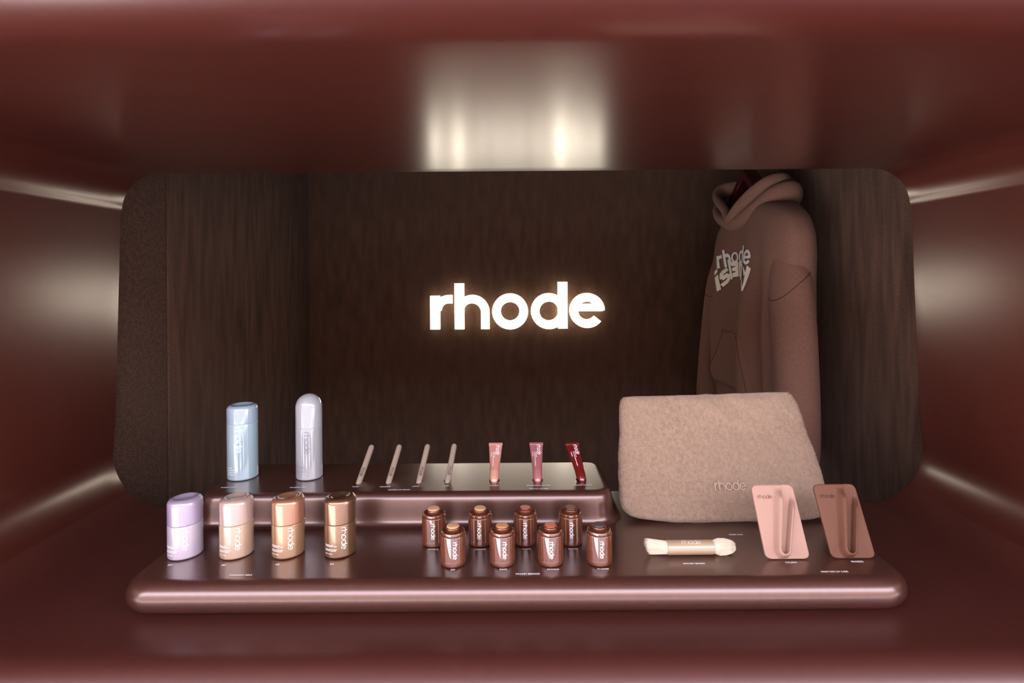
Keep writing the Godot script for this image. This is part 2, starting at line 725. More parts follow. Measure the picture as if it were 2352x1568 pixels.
func build_tray() -> void:
	var t := thing("display_tray", "long bullnosed brown display tray with a raised step, carrying all the products", "tray", Vector3(0.0025, FLOOR_Y, -0.716))
	var mb := MB.new()
	var rows := []
	var r := 0.0175
	var prof := [[r * 1.6, 0.0]]
	for k in 17:
		var a := -PI / 2 + PI * k / 16.0
		prof.append([r - r * cos(a), r + r * sin(a)])
	for p in prof:
		var row := PackedVector3Array()
		for q in rrect(0.4195 - p[0], 0.134 - p[0], 0.036 - p[0] * 0.8):
			row.append(Vector3(q.x, p[1], q.y))
		rows.append(row)
	mb.skin(rows, true, true, false)
	# flat top: same normals as the end of the rounding
	var last: PackedVector3Array = rows[rows.size() - 1]
	var s := mb.v.size() - last.size() - last.size() - 1
	var base := (rows.size() - 1) * last.size()
	var mid := mb.pt(Vector3(0, 2 * r, 0))
	for k in last.size():
		mb.tri(mid, base + k, base + (k + 1) % last.size())
	part("base", mb.build(), M.tray, t)

	# the step
	var x0 := -0.399
	var x1 := 0.119
	var z_front := -0.737
	var z_back := -0.846
	var origin := t.position
	var st := MB.new()
	var h := STEP_Y - TRAY_Y
	rows = []
	for k in 33:
		var f := k / 32.0
		var p := Vector2(0.023, 0.0).bezier_interpolate(Vector2(0.004, 0.0), Vector2(0.021, h), Vector2(0.0, h), f)
		var row := PackedVector3Array()
		var cx := (x0 + x1) / 2
		var cz := (z_front + z_back) / 2
		for q in rrect((x1 - x0) / 2 + p.x, (z_front - z_back) / 2 + p.x, 0.014 + p.x):
			var x := maxf(cx + q.x, -0.4045 + (0.0055 if f > 0.8 else 0.0) * (f - 0.8) * 5.0)
			var z := maxf(cz + q.y, z_back - 0.001)
			row.append(Vector3(x, TRAY_Y + p.y + 0.0001, z) - origin)
		rows.append(row)
	st.skin(rows, true)
	# flat top, opened by the seven slanting sockets
	var top_y := STEP_Y + 0.0001 - origin.y
	var cell := 0.0120
	var zc := -0.772
	var holes := HOLES.duplicate()
	var xs := [x0 + 0.014]
	for hh in holes:
		xs.append(hh[0] - cell)
		xs.append(hh[0] + cell)
	xs.append(x1 - 0.014)
	var za := zc + 0.0225
	var zb := zc - 0.0225
	var flat := func(xa: float, za_: float, xb: float, zb_: float) -> void:
		st.flat_quad(Vector3(xa, top_y + origin.y, za_) - origin, Vector3(xb, top_y + origin.y, za_) - origin, Vector3(xb, top_y + origin.y, zb_) - origin, Vector3(xa, top_y + origin.y, zb_) - origin)
	var edge: PackedVector3Array = rows[rows.size() - 1]
	# rim between the rounded outline and the inner rectangle
	var ixa := x0 + 0.014
	var ixb := x1 - 0.014
	var iza := z_front - 0.001
	var izb := z_back + 0.014
	var inner := PackedVector3Array()
	for q in edge:
		inner.append(Vector3(clampf(q.x, ixa - origin.x, ixb - origin.x), q.y, clampf(q.z, izb - origin.z, iza - origin.z)))
	st.skin([edge, inner], true)
	flat.call(ixa, iza, ixb, za)
	flat.call(ixa, zb, ixb, izb)
	for k in range(0, xs.size(), 2):
		flat.call(xs[k], za, xs[k + 1], zb)
	for hh in holes:
		var square := PackedVector3Array()
		var ring := PackedVector3Array()
		var n := 48
		for k in n:
			var a := TAU * k / n
			var c := Vector2(cos(a), sin(a))
			var m := maxf(absf(c.x), absf(c.y))
			square.append(Vector3(hh[0] + c.x / m * cell, STEP_Y + 0.0001, zc + c.y / m * 0.0225) - origin)
			ring.append(Vector3(hh[0] + c.x * hh[2], STEP_Y + 0.0001, hh[1] + c.y * hh[2] * 1.6) - origin)
		st.skin([square, ring], true)
		var deep := PackedVector3Array()
		for p in ring:
			deep.append(p - lean_dir() * 0.02)
		st.skin([ring, deep], true, false, true)
	var mesh := st.build(Vector3(0, 3, 3))
	part("step", mesh, M.tray, t)

	# white captions printed on the tray: text, centre x, z, width, step?
	var caps := [
		["01", -0.381, -0.627, 0.0043, 0], ["02", -0.3212, -0.6261, 0.0043, 0], ["03", -0.262, -0.6262, 0.0043, 0], ["04", -0.2018, -0.6262, 0.0043, 0],
		["HIGHLIGHT MILK", -0.2921, -0.6045, 0.0242, 0], ["PEBBLE", -0.0941, -0.6588, 0.0117, 0], ["SUNBED", -0.0393, -0.6579, 0.0127, 0], ["LOUNGE", 0.0143, -0.6581, 0.0101, 0],
		["ANKLET", 0.0684, -0.6573, 0.0111, 0], ["ZIP", -0.0664, -0.6121, 0.0047, 0], ["BAKE", -0.0118, -0.6122, 0.008, 0], ["DRENCH", 0.0419, -0.6114, 0.0127, 0],
		["PLUNGE", 0.096, -0.6115, 0.0122, 0], ["POCKET BRONZE", 0.0143, -0.6025, 0.0254, 0], ["TERRY BAG", 0.2708, -0.6908, 0.017, 0], ["POCKET BRUSH", 0.1976, -0.6217, 0.0234, 0],
		["COLADA", 0.3046, -0.6225, 0.0129, 0], ["BRONZE", 0.3779, -0.6233, 0.0129, 0], ["SNAP-ON LIP CASE", 0.341, -0.6025, 0.0285, 0], ["GLAZING MILK", -0.3797, -0.7541, 0.0209, 1],
		["GLAZING MIST", -0.2867, -0.7522, 0.0208, 1], ["PUSH", -0.2106, -0.753, 0.0081, 1], ["SQUEEZE", -0.1704, -0.7522, 0.0139, 1], ["JUMP", -0.1301, -0.7529, 0.0087, 1],
		["FLEX", -0.0902, -0.7537, 0.0072, 1], ["PEPTIDE LIP SHAPE", -0.1503, -0.7409, 0.0285, 1], ["COLADA", -0.0261, -0.7532, 0.0122, 1], ["MACADAMIA BUTTER", 0.0333, -0.7527, 0.0313, 1],
		["HONEY MANGO", 0.0929, -0.7531, 0.0226, 1], ["PEPTIDE LIP TINT", 0.0333, -0.741, 0.0251, 1]]
	for c in caps:
		var y := (STEP_Y if c[4] == 1 else TRAY_Y) + 0.0004
		caption(c[0], Vector3(c[1], y, c[2]) - origin, c[3], t)


func caption(text: String, at: Vector3, width: float, parent: Node3D) -> void:
	var tm := TextMesh.new()
	var f := SystemFont.new()
	f.font_names = PackedStringArray(["Droid Sans"])
	f.font_weight = 700
	tm.font = f
	tm.text = text
	tm.font_size = 32
	tm.pixel_size = 0.01
	tm.depth = 0.004
	tm.curve_step = 2.0
	var o := part("caption", tm, M.caption, parent, at)
	var k := width / maxf(tm.get_aabb().size.x, 0.001)
	o.rotation.x = -PI / 2
	o.scale = Vector3(k, k * 1.15, k)


# ------------------------------------------------------------------ sign

func build_sign() -> void:
	var z := -1.70
	var t := thing("wall_sign", "glowing white lowercase letter sign mounted on the dark carpeted back wall", "sign", Vector3(-0.243, 1.166, z))
	var sc := 0.1017
	var names := ["letter", "letter", "letter", "letter", "letter"]
	var glyphs := wordmark(0.275)
	for k in 5:
		part(names[k], solid_letter(glyphs[k], sc, 0.020), M.glow, t, Vector3(0, 0, 0.006))
	var lamp := AreaLight3D.new()
	lamp.name = "sign_light"
	lamp.area_size = Vector2(0.517, 0.125)
	lamp.light_color = Color(1.0, 0.955, 0.87)
	lamp.light_energy = 0.26
	lamp.shadow_enabled = true
	lamp.set("light_size", 0.3)
	t.add_child(lamp)
	lamp.position = Vector3(0.258, 0.06, 0.030)
	lamp.rotation.y = PI


# ------------------------------------------------------------------ bottles

func oval_point(a: float, b: float, turn: float, phi: float, y: float, lift: float) -> Vector3:
	var e1 := Vector3(cos(turn), 0, -sin(turn))
	var e2 := Vector3(sin(turn), 0, cos(turn))
	return e1 * (a + lift) * cos(phi) + e2 * (b + lift) * sin(phi) + Vector3(0, y, 0)


# wordmark running downward on an oval wall; phi0 = where its baseline sits (x runs down, letters lean clockwise)
func oval_print(letters: Array, a: float, b: float, turn: float, phi0: float, top: float, size: float, lift := 0.00015) -> ArrayMesh:
	var put := func(q: Vector2) -> Vector3:
		var phi := phi0
		var s := q.y * size
		for k in 4:
			var speed := Vector2(a * sin(phi), b * cos(phi)).length()
			phi -= s / 4.0 / maxf(speed, 0.002)
		return oval_point(a, b, turn, phi, top - q.x * size, lift)
	return print_mesh(letters, put, oval_point(a, b, turn, phi0, top - size * 2.5, 1.0))


# upright rows of tiny print on an oval wall, starting at phi0 and running towards smaller phi
func oval_rows(letters: Array, a: float, b: float, turn: float, phi0: float, lift := 0.00015) -> ArrayMesh:
	var put := func(q: Vector2) -> Vector3:
		var phi := phi0
		for k in 4:
			var speed := Vector2(a * sin(phi), b * cos(phi)).length()
			phi -= q.x / 4.0 / maxf(speed, 0.002)
		return oval_point(a, b, turn, phi, q.y, lift)
	return print_mesh(letters, put, oval_point(a, b, turn, phi0 - 0.4, 0.02, 1.0))


func build_highlighters() -> void:
	var a := 0.0186
	var b := 0.0170
	var turn := deg_to_rad(50.0)
	var spots := [Vector3(-0.3790, TRAY_Y, -0.6530), Vector3(-0.3200, TRAY_Y, -0.6535), Vector3(-0.2605, TRAY_Y, -0.6540), Vector3(-0.2005, TRAY_Y, -0.6545)]
	var caps := [Color(0.62, 0.56, 0.66), Color(0.69, 0.59, 0.55), Color(0.66, 0.47, 0.36), Color(0.52, 0.38, 0.28)]
	var bodies := [Color(0.68, 0.64, 0.70), Color(0.69, 0.58, 0.49), Color(0.65, 0.51, 0.37), Color(0.55, 0.42, 0.30)]
	var metals := [0.15, 0.2, 0.5, 0.75]
	var words := ["lilac", "pale rose", "copper peach", "dark bronze"]
	var seam := 0.0378
	var body := oval([[0.004, 0.0], [0.0012, 0.0004], [0.0004, 0.0012], [0.0, 0.0026], [0.0, seam - 0.0008], [0.0003, seam - 0.0003], [0.0009, seam]], a, b, turn)
	var prof := [[0.0009, seam + 0.0001], [0.0003, seam + 0.0004], [0.0, seam + 0.0009], [0.0, 0.0602]]
	for k in range(1, 9):
		var t := PI / 2 * k / 8.0
		prof.append([0.0062 * (1.0 - cos(t)), 0.0602 + 0.0062 * sin(t)])
	for d in [[0.0075, 0.0660], [0.0090, 0.0650], [0.0105, 0.0641], [0.0130, 0.0634], [0.0168, 0.0631], [0.0186, 0.0631]]:
		prof.append(d)
	var cap := oval(prof, a, b, turn)
	var logo := oval_print(wordmark(0.15), a, b, turn, deg_to_rad(118), 0.0356, 0.0049)
	var small := oval_rows(microprint([[0.0158, 0.0, 0.011], [0.0143, 0.0, 0.0145], [0.0110, 0.0, 0.0150], [0.0095, 0.0, 0.0140], [0.0060, 0.0, 0.0095]], 0.0008), a, b, turn, deg_to_rad(183))
	for k in 4:
		var t := thing("highlighter_bottle", "%s oval highlighter bottle standing in the front row on the tray" % words[k], "bottle", spots[k], "oval highlighter bottles on the tray")
		part("body", body, pearl(bodies[k], metals[k]), t)
		part("cap", cap, pearl(caps[k], metals[k] + 0.05, 0.3), t)
		part("lettering", logo, M.white_print, t)
		part("fine_print", small, M.white_print, t)


func build_tall_bottles() -> void:
	var turn := deg_to_rad(50.0)
	var a := 0.0205
	var b := 0.0200
	var t := thing("lotion_bottle", "tall pale blue oval lotion bottle with a dished cap on the step", "bottle", Vector3(-0.3805, STEP_Y, -0.7960), "tall bottles on the step")
	var seam := 0.0775
	var blue := pearl(Color(0.60, 0.70, 0.74), 0.0, 0.10)
	part("body", oval([[0.004, 0.0], [0.0012, 0.0004], [0.0004, 0.0012], [0.0, 0.0026], [0.0, seam - 0.0006], [0.0007, seam]], a, b, turn), blue, t)
	var prof := [[0.0007, seam + 0.0001], [0.0, seam + 0.0007], [0.0, 0.0960]]
	for k in range(1, 9):
		var f := PI / 2 * k / 8.0
		prof.append([0.0060 * (1.0 - cos(f)), 0.0960 + 0.0060 * sin(f)])
	for d in [[0.0075, 0.1016], [0.0090, 0.1006], [0.0120, 0.0997], [0.0160, 0.0992], [0.0204, 0.0991]]:
		prof.append(d)
	part("cap", oval(prof, a, b, turn), pearl(Color(0.59, 0.67, 0.74), 0.0, 0.10), t)
	part("lettering", oval_print(wordmark(0.16), a, b, turn, deg_to_rad(142), 0.0752, 0.0070), M.white_print, t)
	part("fine_print", oval_rows(microprint([[0.0180, 0.0, 0.008], [0.0150, 0.0, 0.013], [0.0120, 0.0, 0.013], [0.0090, 0.0, 0.013]], 0.0007), a, b, turn, deg_to_rad(178)), M.white_print, t)

	a = 0.0180
	b = 0.0178
	t = thing("mist_bottle", "tall white oval bottle with a domed cap on the step", "bottle", Vector3(-0.2860, STEP_Y, -0.7930), "tall bottles on the step")
	var white := pearl(Color(0.63, 0.65, 0.67), 0.0, 0.12)
	seam = 0.0715
	part("body", oval([[0.004, 0.0], [0.0012, 0.0004], [0.0004, 0.0012], [0.0, 0.0026], [0.0, seam - 0.0005], [0.0004, seam]], a, b, turn), white, t)
	var mb := MB.new()
	var e1 := Vector3(cos(turn), 0, -sin(turn))
	var e2 := Vector3(sin(turn), 0, cos(turn))
	var rows := [ring_ellipse(Vector3(0, seam + 0.0001, 0), e1, e2, a - 0.0004, b - 0.0004, 64), ring_ellipse(Vector3(0, seam + 0.0005, 0), e1, e2, a, b, 64)]
	for k in 13:
		var f := PI / 2 * k / 12.0
		var c := maxf(cos(f), 0.004)
		rows.append(ring_ellipse(Vector3(0, 0.0985 + 0.0185 * sin(f), 0), e1, e2, a * c, b * c, 64))
	mb.skin(rows, true)
	part("cap", mb.build(), pearl(Color(0.64, 0.66, 0.68), 0.0, 0.12), t)
	part("lettering", oval_print(wordmark(0.17), a, b, turn, deg_to_rad(141), 0.0672, 0.0060), M.grey_print, t)
	part("fine_print", oval_rows(microprint([[0.0200, 0.0, 0.010], [0.0180, 0.0, 0.0155], [0.0140, 0.0, 0.0145], [0.0120, 0.0, 0.0160], [0.0085, 0.0, 0.0115]], 0.0007), a, b, turn, deg_to_rad(190)), M.grey_print, t)


# ------------------------------------------------------------------ bronzer sticks

func build_sticks() -> void:
	var R := 0.0141
	var body := lathe([[0.0, 0.0], [0.0118, 0.0], [0.0130, 0.0004], [0.0138, 0.0013], [R, 0.0026], [R, 0.0058], null, [R - 0.00012, 0.0059], [R - 0.00012, 0.0061], null, [R, 0.0062], [R, 0.0324], [R - 0.0002, 0.0330], [R - 0.0007, 0.0334], [R - 0.0014, 0.0334]])
	var collar := lathe([[0.0118, 0.0330], [0.0128, 0.0335], [0.0130, 0.0340], [0.0130, 0.0362], [0.0128, 0.0366], [0.0124, 0.0368], [0.0120, 0.0366], [0.0118, 0.0362], null, [0.0114, 0.0360], [0.0076, 0.0360], [0.0, 0.0360]])
	var cup := lathe([[0.0, 0.0351], [0.0080, 0.0351], [0.0080, 0.0396], [0.0079, 0.0400], [0.0075, 0.0402], [0.0071, 0.0400], [0.0070, 0.0396], [0.0, 0.0396]])
	var side := lathe([[0.0, 0.0397], [0.0069, 0.0397], [0.0069, 0.0412], [0.0066, 0.0418], [0.0062, 0.0421], [0.0, 0.0421]])
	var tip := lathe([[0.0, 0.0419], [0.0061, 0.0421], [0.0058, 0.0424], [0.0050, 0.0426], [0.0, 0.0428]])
	var logo := oval_print(wordmark(0.2), R, R, 0.0, deg_to_rad(100), 0.0290, 0.0037)
	var shell := pearl(Color(0.38, 0.205, 0.135), 0.0, 0.10)
	var rear := ["pebble", "sunbed", "lounge", "anklet"]
	var front := ["zip", "bake", "drench", "plunge"]
	var rx := [-0.0955, -0.0403, 0.0137, 0.0677]
	var fx := [-0.0677, -0.0130, 0.0406, 0.0945]
	var rear_glare_tops := [Color(0.74, 0.59, 0.47), Color(0.72, 0.58, 0.44), Color(0.62, 0.46, 0.34), Color(0.44, 0.33, 0.25)]  # top discs: ceiling glare put into the colour; the sides hold the product colour
	var front_glare_tops := [Color(0.74, 0.58, 0.42), Color(0.70, 0.53, 0.36), Color(0.62, 0.45, 0.33), Color(0.29, 0.24, 0.21)]
	var rear_sides := [Color(0.76, 0.58, 0.45), Color(0.74, 0.57, 0.42), Color(0.47, 0.14, 0.09), Color(0.34, 0.20, 0.15)]
	var front_sides := [Color(0.75, 0.57, 0.41), Color(0.70, 0.42, 0.24), Color(0.60, 0.19, 0.11), Color(0.25, 0.19, 0.18)]
	var tips := ["beige", "sand", "glare-painted red", "umber"]
	var tips2 := ["beige", "caramel", "glare-painted rust", "charcoal brown"]
	for row in 2:
		for k in 4:
			var word: String = (rear if row == 0 else front)[k]
			var at := Vector3((rx if row == 0 else fx)[k], TRAY_Y, -0.6755 if row == 0 else -0.6280)
			var t := thing("bronzer_stick", "stubby brown bronzer stick with %s tip in the %s row, caption %s" % [(tips if row == 0 else tips2)[k], "rear" if row == 0 else "front", word], "makeup stick", at, "brown bronzer sticks on the tray")
			part("body", body, shell, t)
			part("collar", collar, shell, t)
			var c := part("cup", cup, shell, t)
			var s := part("product", side, mat((rear_sides if row == 0 else front_sides)[k], 0.4), c)
			part("product_glare", tip, mat((rear_glare_tops if row == 0 else front_glare_tops)[k], 0.5), c)  # disc coloured with painted glare over the product
			var l := part("lettering", logo, M.white_print, t)
			l.rotation.y = deg_to_rad([[5.0, 0.0, -1.0, 0.0], [16.0, 13.0, 2.0, 5.0]][row][k])


# ------------------------------------------------------------------ pencils and tubes

func basis_along(d: Vector3) -> Basis:
	# y along d, z towards the viewer's side
	var x := Vector3.UP.cross(d).normalized() if absf(d.y) < 0.99 else Vector3.RIGHT
	x = Vector3(absf(d.z), 0, d.x).normalized()
	var z := x.cross(d).normalized()
	return Basis(x, d, z)


func build_pencils() -> void:
	var R := 0.0039
	var body := lathe([[0.0, -0.0115], [0.0016, -0.0112], [0.0028, -0.0098], [0.0036, -0.0070], [R, -0.0030], [R, 0.0640], [0.0037, 0.0665], [0.0030, 0.0684], null, [0.0029, 0.0684], [0.0018, 0.0690], [0.0, 0.0692]], 32)
	var logo := oval_print(wordmark(0.17), R, R, 0.0, deg_to_rad(106), 0.0205, 0.0034, 0.0001)
	var words := ["push", "squeeze", "jump", "flex"]
	var tops := [Vector2(861, 1022), Vector2(921, 1022), Vector2(982, 1021), Vector2(1042, 1022)]
	for k in 4:
		var h: Array = HOLES[k]
		var d := lean_dir()
		var base := Vector3(h[0] + 0.0005, STEP_Y + 0.0024, h[1] - 0.001)
		var t := thing("lip_pencil", "taupe lip pencil leaning back in the step socket captioned %s" % words[k], "lip pencil", base, "taupe lip pencils on the step")
		t.basis = basis_along(d) * Basis.from_scale(Vector3(1, 0.9, 1))
		part("barrel", body, M.pencil, t)
		part("lettering", logo, M.dark_print, t)


func build_tubes() -> void:
	var cols := [Color(0.80, 0.56, 0.51), Color(0.66, 0.41, 0.43), Color(0.45, 0.09, 0.09)]
	var caps := [Color(0.82, 0.60, 0.52), Color(0.68, 0.43, 0.44), Color(0.42, 0.08, 0.07)]
	var words := ["blush pink", "dusty mauve", "deep red"]
	for k in 3:
		var h: Array = HOLES[4 + k]
		var d := lean_dir(-0.045 if k < 2 else -0.165)
		var t := thing("lip_tint_tube", "%s squeeze tube with a flat crimp leaning back in the step" % words[k], "makeup tube", Vector3(h[0], STEP_Y + 0.0045, h[1] - 0.002), "squeeze tubes on the step")
		t.basis = basis_along(d) * Basis.from_scale(Vector3(1, 0.9, 1))
		var m := pearl(cols[k], 0.0, 0.35)
		var mb := MB.new()
		var rows := []
		var X := Vector3.RIGHT
		var Z := Vector3.BACK
		for j in 13:
			var f := j / 12.0
			rows.append(ring_ellipse(Vector3(0, lerpf(0.0085, 0.0640, f), 0), X, Z, lerpf(0.0064, 0.0096, f), lerpf(0.0064, 0.0007, pow(f, 1.3)), 40))
		mb.skin(rows, true, true, false)
		part("tube_body", mb.build(), m, t)
		var cr := MB.new()
		cr.box(Vector3(-0.0100, 0.0637, -0.0010), Vector3(0.0100, 0.0685, 0.0010), 0.0003)
		for j in 14:
			var x := lerpf(-0.0092, 0.0092, j / 13.0)
			cr.box(Vector3(x - 0.0003, 0.0642, 0.0009), Vector3(x + 0.0003, 0.0680, 0.0013))
		part("crimp", cr.build(), m, t)
		part("cap", lathe([[0.0, -0.0125], [0.0020, -0.0122], [0.0038, -0.0108], [0.0052, -0.0082], [0.0061, -0.0040], [0.0065, 0.0010], [0.0066, 0.0080], [0.0063, 0.0083], [0.0, 0.0083]], 40), pearl(caps[k], 0.0, 0.3), t)
		var face := func(x: float, y: float) -> float:
			var f := clampf((y - 0.0085) / 0.0555, 0.0, 1.0)
			var a := lerpf(0.0064, 0.0096, f)
			var b := lerpf(0.0064, 0.0007, pow(f, 1.3))
			return b * sqrt(maxf(1.0 - x * x / (a * a), 0.0)) + 0.0002
		var put := func(q: Vector2) -> Vector3:
			var x := 0.0006 + q.y * 0.0046
			var y := 0.0632 - q.x * 0.0046
			return Vector3(x, y, face.call(x, y))
		part("lettering", print_mesh(wordmark(0.22), put, Vector3(0, 0.04, 1)), M.white_print, t)
		var rows2 := microprint([[-0.0010, 0.0, 0.0130], [-0.0030, 0.0, 0.0320], [-0.0060, 0.0, 0.0100]], 0.0010)
		var put2 := func(q: Vector2) -> Vector3:
			var x := q.y
			var y := 0.0465 - q.x
			return Vector3(x, y, face.call(x, y))
		part("fine_print", print_mesh(rows2, put2, Vector3(0, 0.04, 1)), M.white_print, t)


# ------------------------------------------------------------------ brush

func build_brush() -> void:
	var t := thing("makeup_brush", "short beige double-ended brush with cream bristles lying on the tray", "brush", Vector3(0.1995, TRAY_Y + 0.0080, -0.6430))
	var R := 0.0079
	var L := 0.0262
	var mb := MB.new()
	var rows := []
	for p in [[-L, R - 0.0014], [-L, R - 0.0004], [-L + 0.0004, R], [L - 0.0004, R], [L, R - 0.0004], [L, R - 0.0014]]:
		rows.append(ring_ellipse(Vector3(p[0], 0, 0), Vector3.BACK, Vector3.UP, p[1], p[1], 48))
	mb.skin(rows, true, true, true)
	var beige := pearl(Color(0.66, 0.57, 0.47), 0.0, 0.28)
	part("handle", mb.build(), beige, t)
	var put := func(q: Vector2) -> Vector3:
		var a := deg_to_rad(50.0) + q.y * 0.0042 / R
		return Vector3(-0.0098 + q.x * 0.0042, R * sin(a), R * cos(a)) * Vector3(1, 1.02, 1.02)
	part("lettering", print_mesh(wordmark(0.13), put, Vector3(0, 1, 1)), M.beige_print, t)
	var hair := mat(Color(0.84, 0.79, 0.71), 0.8, 0.0, 0.3)
	for side in [-1.0, 1.0]:
		var core := MB.new()
		var rr := []
		for j in 9:
			var f := j / 8.0
			var ry: float
			var rz: float
			var cy: float
			var x: float
			if side < 0:
				x = -L - 0.0225 * f
				ry = lerpf(0.0068, 0.0090, f) * (0.65 if j == 8 else 1.0)
				rz = lerpf(0.0066, 0.0040, f)
				cy = 0.0016 * f
			else:
				x = L + 0.0245 * f
				var bulge := sin(PI * pow(f, 0.85))
				ry = lerpf(0.0064, 0.0040, f * f) + 0.0030 * bulge
				rz = lerpf(0.0064, 0.0035, f) + 0.0020 * bulge
				cy = 0.0005 * bulge
			var row := ring_ellipse(Vector3(0, cy, 0), Vector3.UP, Vector3.BACK, ry, rz, 28)
			for q in row.size():
				var skew := (row[q].y - cy) * (-0.28 if side < 0 else 0.0) * f
				row[q].x = x + skew
			rr.append(row)
		core.skin(rr, true, true, true)
		var head := part("bristle_head", core.build(), hair, t)
		var h := MB.new()
		for n in 1500:
			var a := rng.randf() * TAU
			var rad := sqrt(rng.randf_range(0.25, 1.0))
			var len := rng.randf_range(0.90, 1.06)
			var pts := []
			for j in 4:
				var f := j / 3.0 * len
				var ff := minf(f, 1.0)
				var p: Vector3
				if side < 0:
					var y := lerpf(0.0070, 0.0093, ff) * cos(a) * rad + 0.0016 * ff
					p = Vector3(-L - 0.0228 * f - (y - 0.0016 * ff) * 0.28 * ff + 0.004 * ff * (rad - 0.6) * -1.0, y, lerpf(0.0068, 0.0043, ff) * sin(a) * rad)
					p.x += 0.0035 * ff * pow(absf(cos(a) * rad), 2.0)
				else:
					var bulge := sin(PI * pow(ff, 0.85))
					var ry := lerpf(0.0066, 0.0070, ff * ff) + 0.0028 * bulge
					var rz := lerpf(0.0066, 0.0055, ff) + 0.0020 * bulge
					p = Vector3(L + (0.0262 - 0.0050 * rad * rad) * f, ry * cos(a) * rad + 0.0005, rz * sin(a) * rad)
				p.y = maxf(p.y, -0.0078)
				pts.append(p)
			var r0 := 0.00016
			var hr := []
			for j in 4:
				var w := r0 * (1.0 if j < 3 else 0.35)
				hr.append(PackedVector3Array([pts[j] + Vector3(0, w, 0), pts[j] + Vector3(0, -w * 0.5, w * 0.87), pts[j] + Vector3(0, -w * 0.5, -w * 0.87)]))
			h.skin(hr, true)
		var b := part("bristles", h.build(), hair, head)
		b.set_meta("kind", "stuff")


# ------------------------------------------------------------------ lip cases

func seg_dist(p: Vector2, a: Vector2, b: Vector2) -> Array:
	var t := clampf((p - a).dot(b - a) / (b - a).length_squared(), 0.0, 1.0)
	return [p.distance_to(a.lerp(b, t)), t]


func case_height(p: Vector2, W: float, H: float) -> float:
	# p in metres on the plate, origin at its lower corner
	var a := Vector2(0.415 * W, 0.115 * H)
	var b := Vector2(0.80 * W, 0.90 * H)
	var n := Vector2((b - a).y, -(b - a).x).normalized()
	var q := seg_dist(p, a, a + (b - a) * 1.5)
	var d: float = q[0]
	var t: float = q[1] * 1.5
	var side := (p - a).dot(n)        # > 0 on the right of the slot
	var w := lerpf(0.0040, 0.0056, clampf(t, 0, 1))
	var fade := 1.0 - smoothstep(0.80, 1.04, t + (0.10 if side > 0 else 0.0))
	var lip := w + 0.0020
	var h := 0.0
	if d < w:
		h = lerpf(-0.0006, 0.0075 * fade, smoothstep(w * 0.86, w, d)) if d > w * 0.86 else -0.0006
	elif d < lip:
		h = 0.0075 + 0.0008 * sin(PI * (d - w) / (lip - w))
		h *= fade
	else:
		var reach := lerpf(0.0050, 0.0092, clampf(t, 0, 1)) if side < 0 else lerpf(0.0030, 0.0045, clampf(t, 0, 1))
		h = 0.0075 * fade * (1.0 - smoothstep(0.0, reach, d - lip))
	return h


func build_cases() -> void:
	var W := 0.0490
	var H := 0.0785
	var TH := 0.0030
	var nx := 60
	var ny := 84
	var mb := MB.new()
	var rc := 0.0062
	# plate as a grid warped to a rounded rectangle
	var rows := []
	for j in ny + 1:
		var row := PackedVector3Array()
		var y := H * j / ny
		var inset := 0.0
		var e := minf(y, H - y)
		if e < rc:
			inset = rc - sqrt(maxf(rc * rc - (rc - e) * (rc - e), 0.0))
		for i in nx + 1:
			var x := lerpf(inset, W - inset, float(i) / nx)
			var rim := minf(minf(x - inset, W - inset - x), e)
			row.append(Vector3(x, y, TH + case_height(Vector2(x, y), W, H) * smoothstep(0.0, 0.002, rim) - 0.0006 * (1.0 - smoothstep(0.0, 0.0007, rim))))
		rows.append(row)
	mb.skin(rows, false)
	# edge and back
	var edge := PackedVector3Array()
	for i in nx + 1:
		edge.append(rows[0][i])
	for j in range(1, ny + 1):
		edge.append(rows[j][nx])
	for i in range(nx - 1, -1, -1):
		edge.append(rows[ny][i])
	for j in range(ny - 1, 0, -1):
		edge.append(rows[j][0])
	var backrow := PackedVector3Array()
	for p in edge:
		backrow.append(Vector3(p.x, p.y, 0.0))
	mb.skin([edge, backrow], true, false, true)
	var plate := mb.build()
	var logo_quads := wordmark(0.2)
	var put := func(q: Vector2) -> Vector3: return Vector3(0.0048 + q.x * 0.0033, 0.0630 + q.y * 0.0033, TH + 0.0003)
	var logo := print_mesh(logo_quads, put, Vector3(0, 0.05, 1))
	var data := [["pale pink", Color(0.63, 0.50, 0.445), Color(0.46, 0.31, 0.26), Vector3(0.2800, TRAY_Y, -0.6310)], ["chestnut brown", Color(0.375, 0.24, 0.175), Color(0.25, 0.13, 0.09), Vector3(0.3535, TRAY_Y, -0.6315)]]
	for d in data:
		var t := thing("lip_case", "%s silicone lip case plate leaning back with a long slot" % d[0], "phone case", d[3], "leaning silicone lip cases")
		t.rotation = Vector3(deg_to_rad(-30.0), 0, 0)
		part("plate", plate, mat(d[1], 0.62, 0.0, 0.4), t)
		part("lettering", logo, mat(d[2], 0.65, 0.0, 0.4), t)


# ------------------------------------------------------------------ terry bag

func bag_row(v: float) -> Array:
	# [centre, half width, half depth] up the bag, v 0 (bottom) .. 1 (top)
	var y := lerpf(0.0, 0.1485, v)
	var x0 := lerpf(0.140, 0.1500, v)
	var x1 := lerpf(0.414, 0.394, v) + 0.006 * sin(PI * v)
	var z := lerpf(-0.742, -0.800, pow(v, 0.9))
	return [Vector3((x0 + x1) / 2, TRAY_Y + y, z), (x1 - x0) / 2, lerpf(0.029, 0.006, pow(v, 0.85))]


func bag_front(u: float, v: float) -> Vector3:
	# point on the front of the bag, u -1..1
	var b := bag_row(v)
	var n := 3.2
	var zz: float = b[2] * pow(maxf(1.0 - pow(absf(u), n), 0.0), 1.0 / n)
	return b[0] + Vector3(b[1] * u, 0, zz)


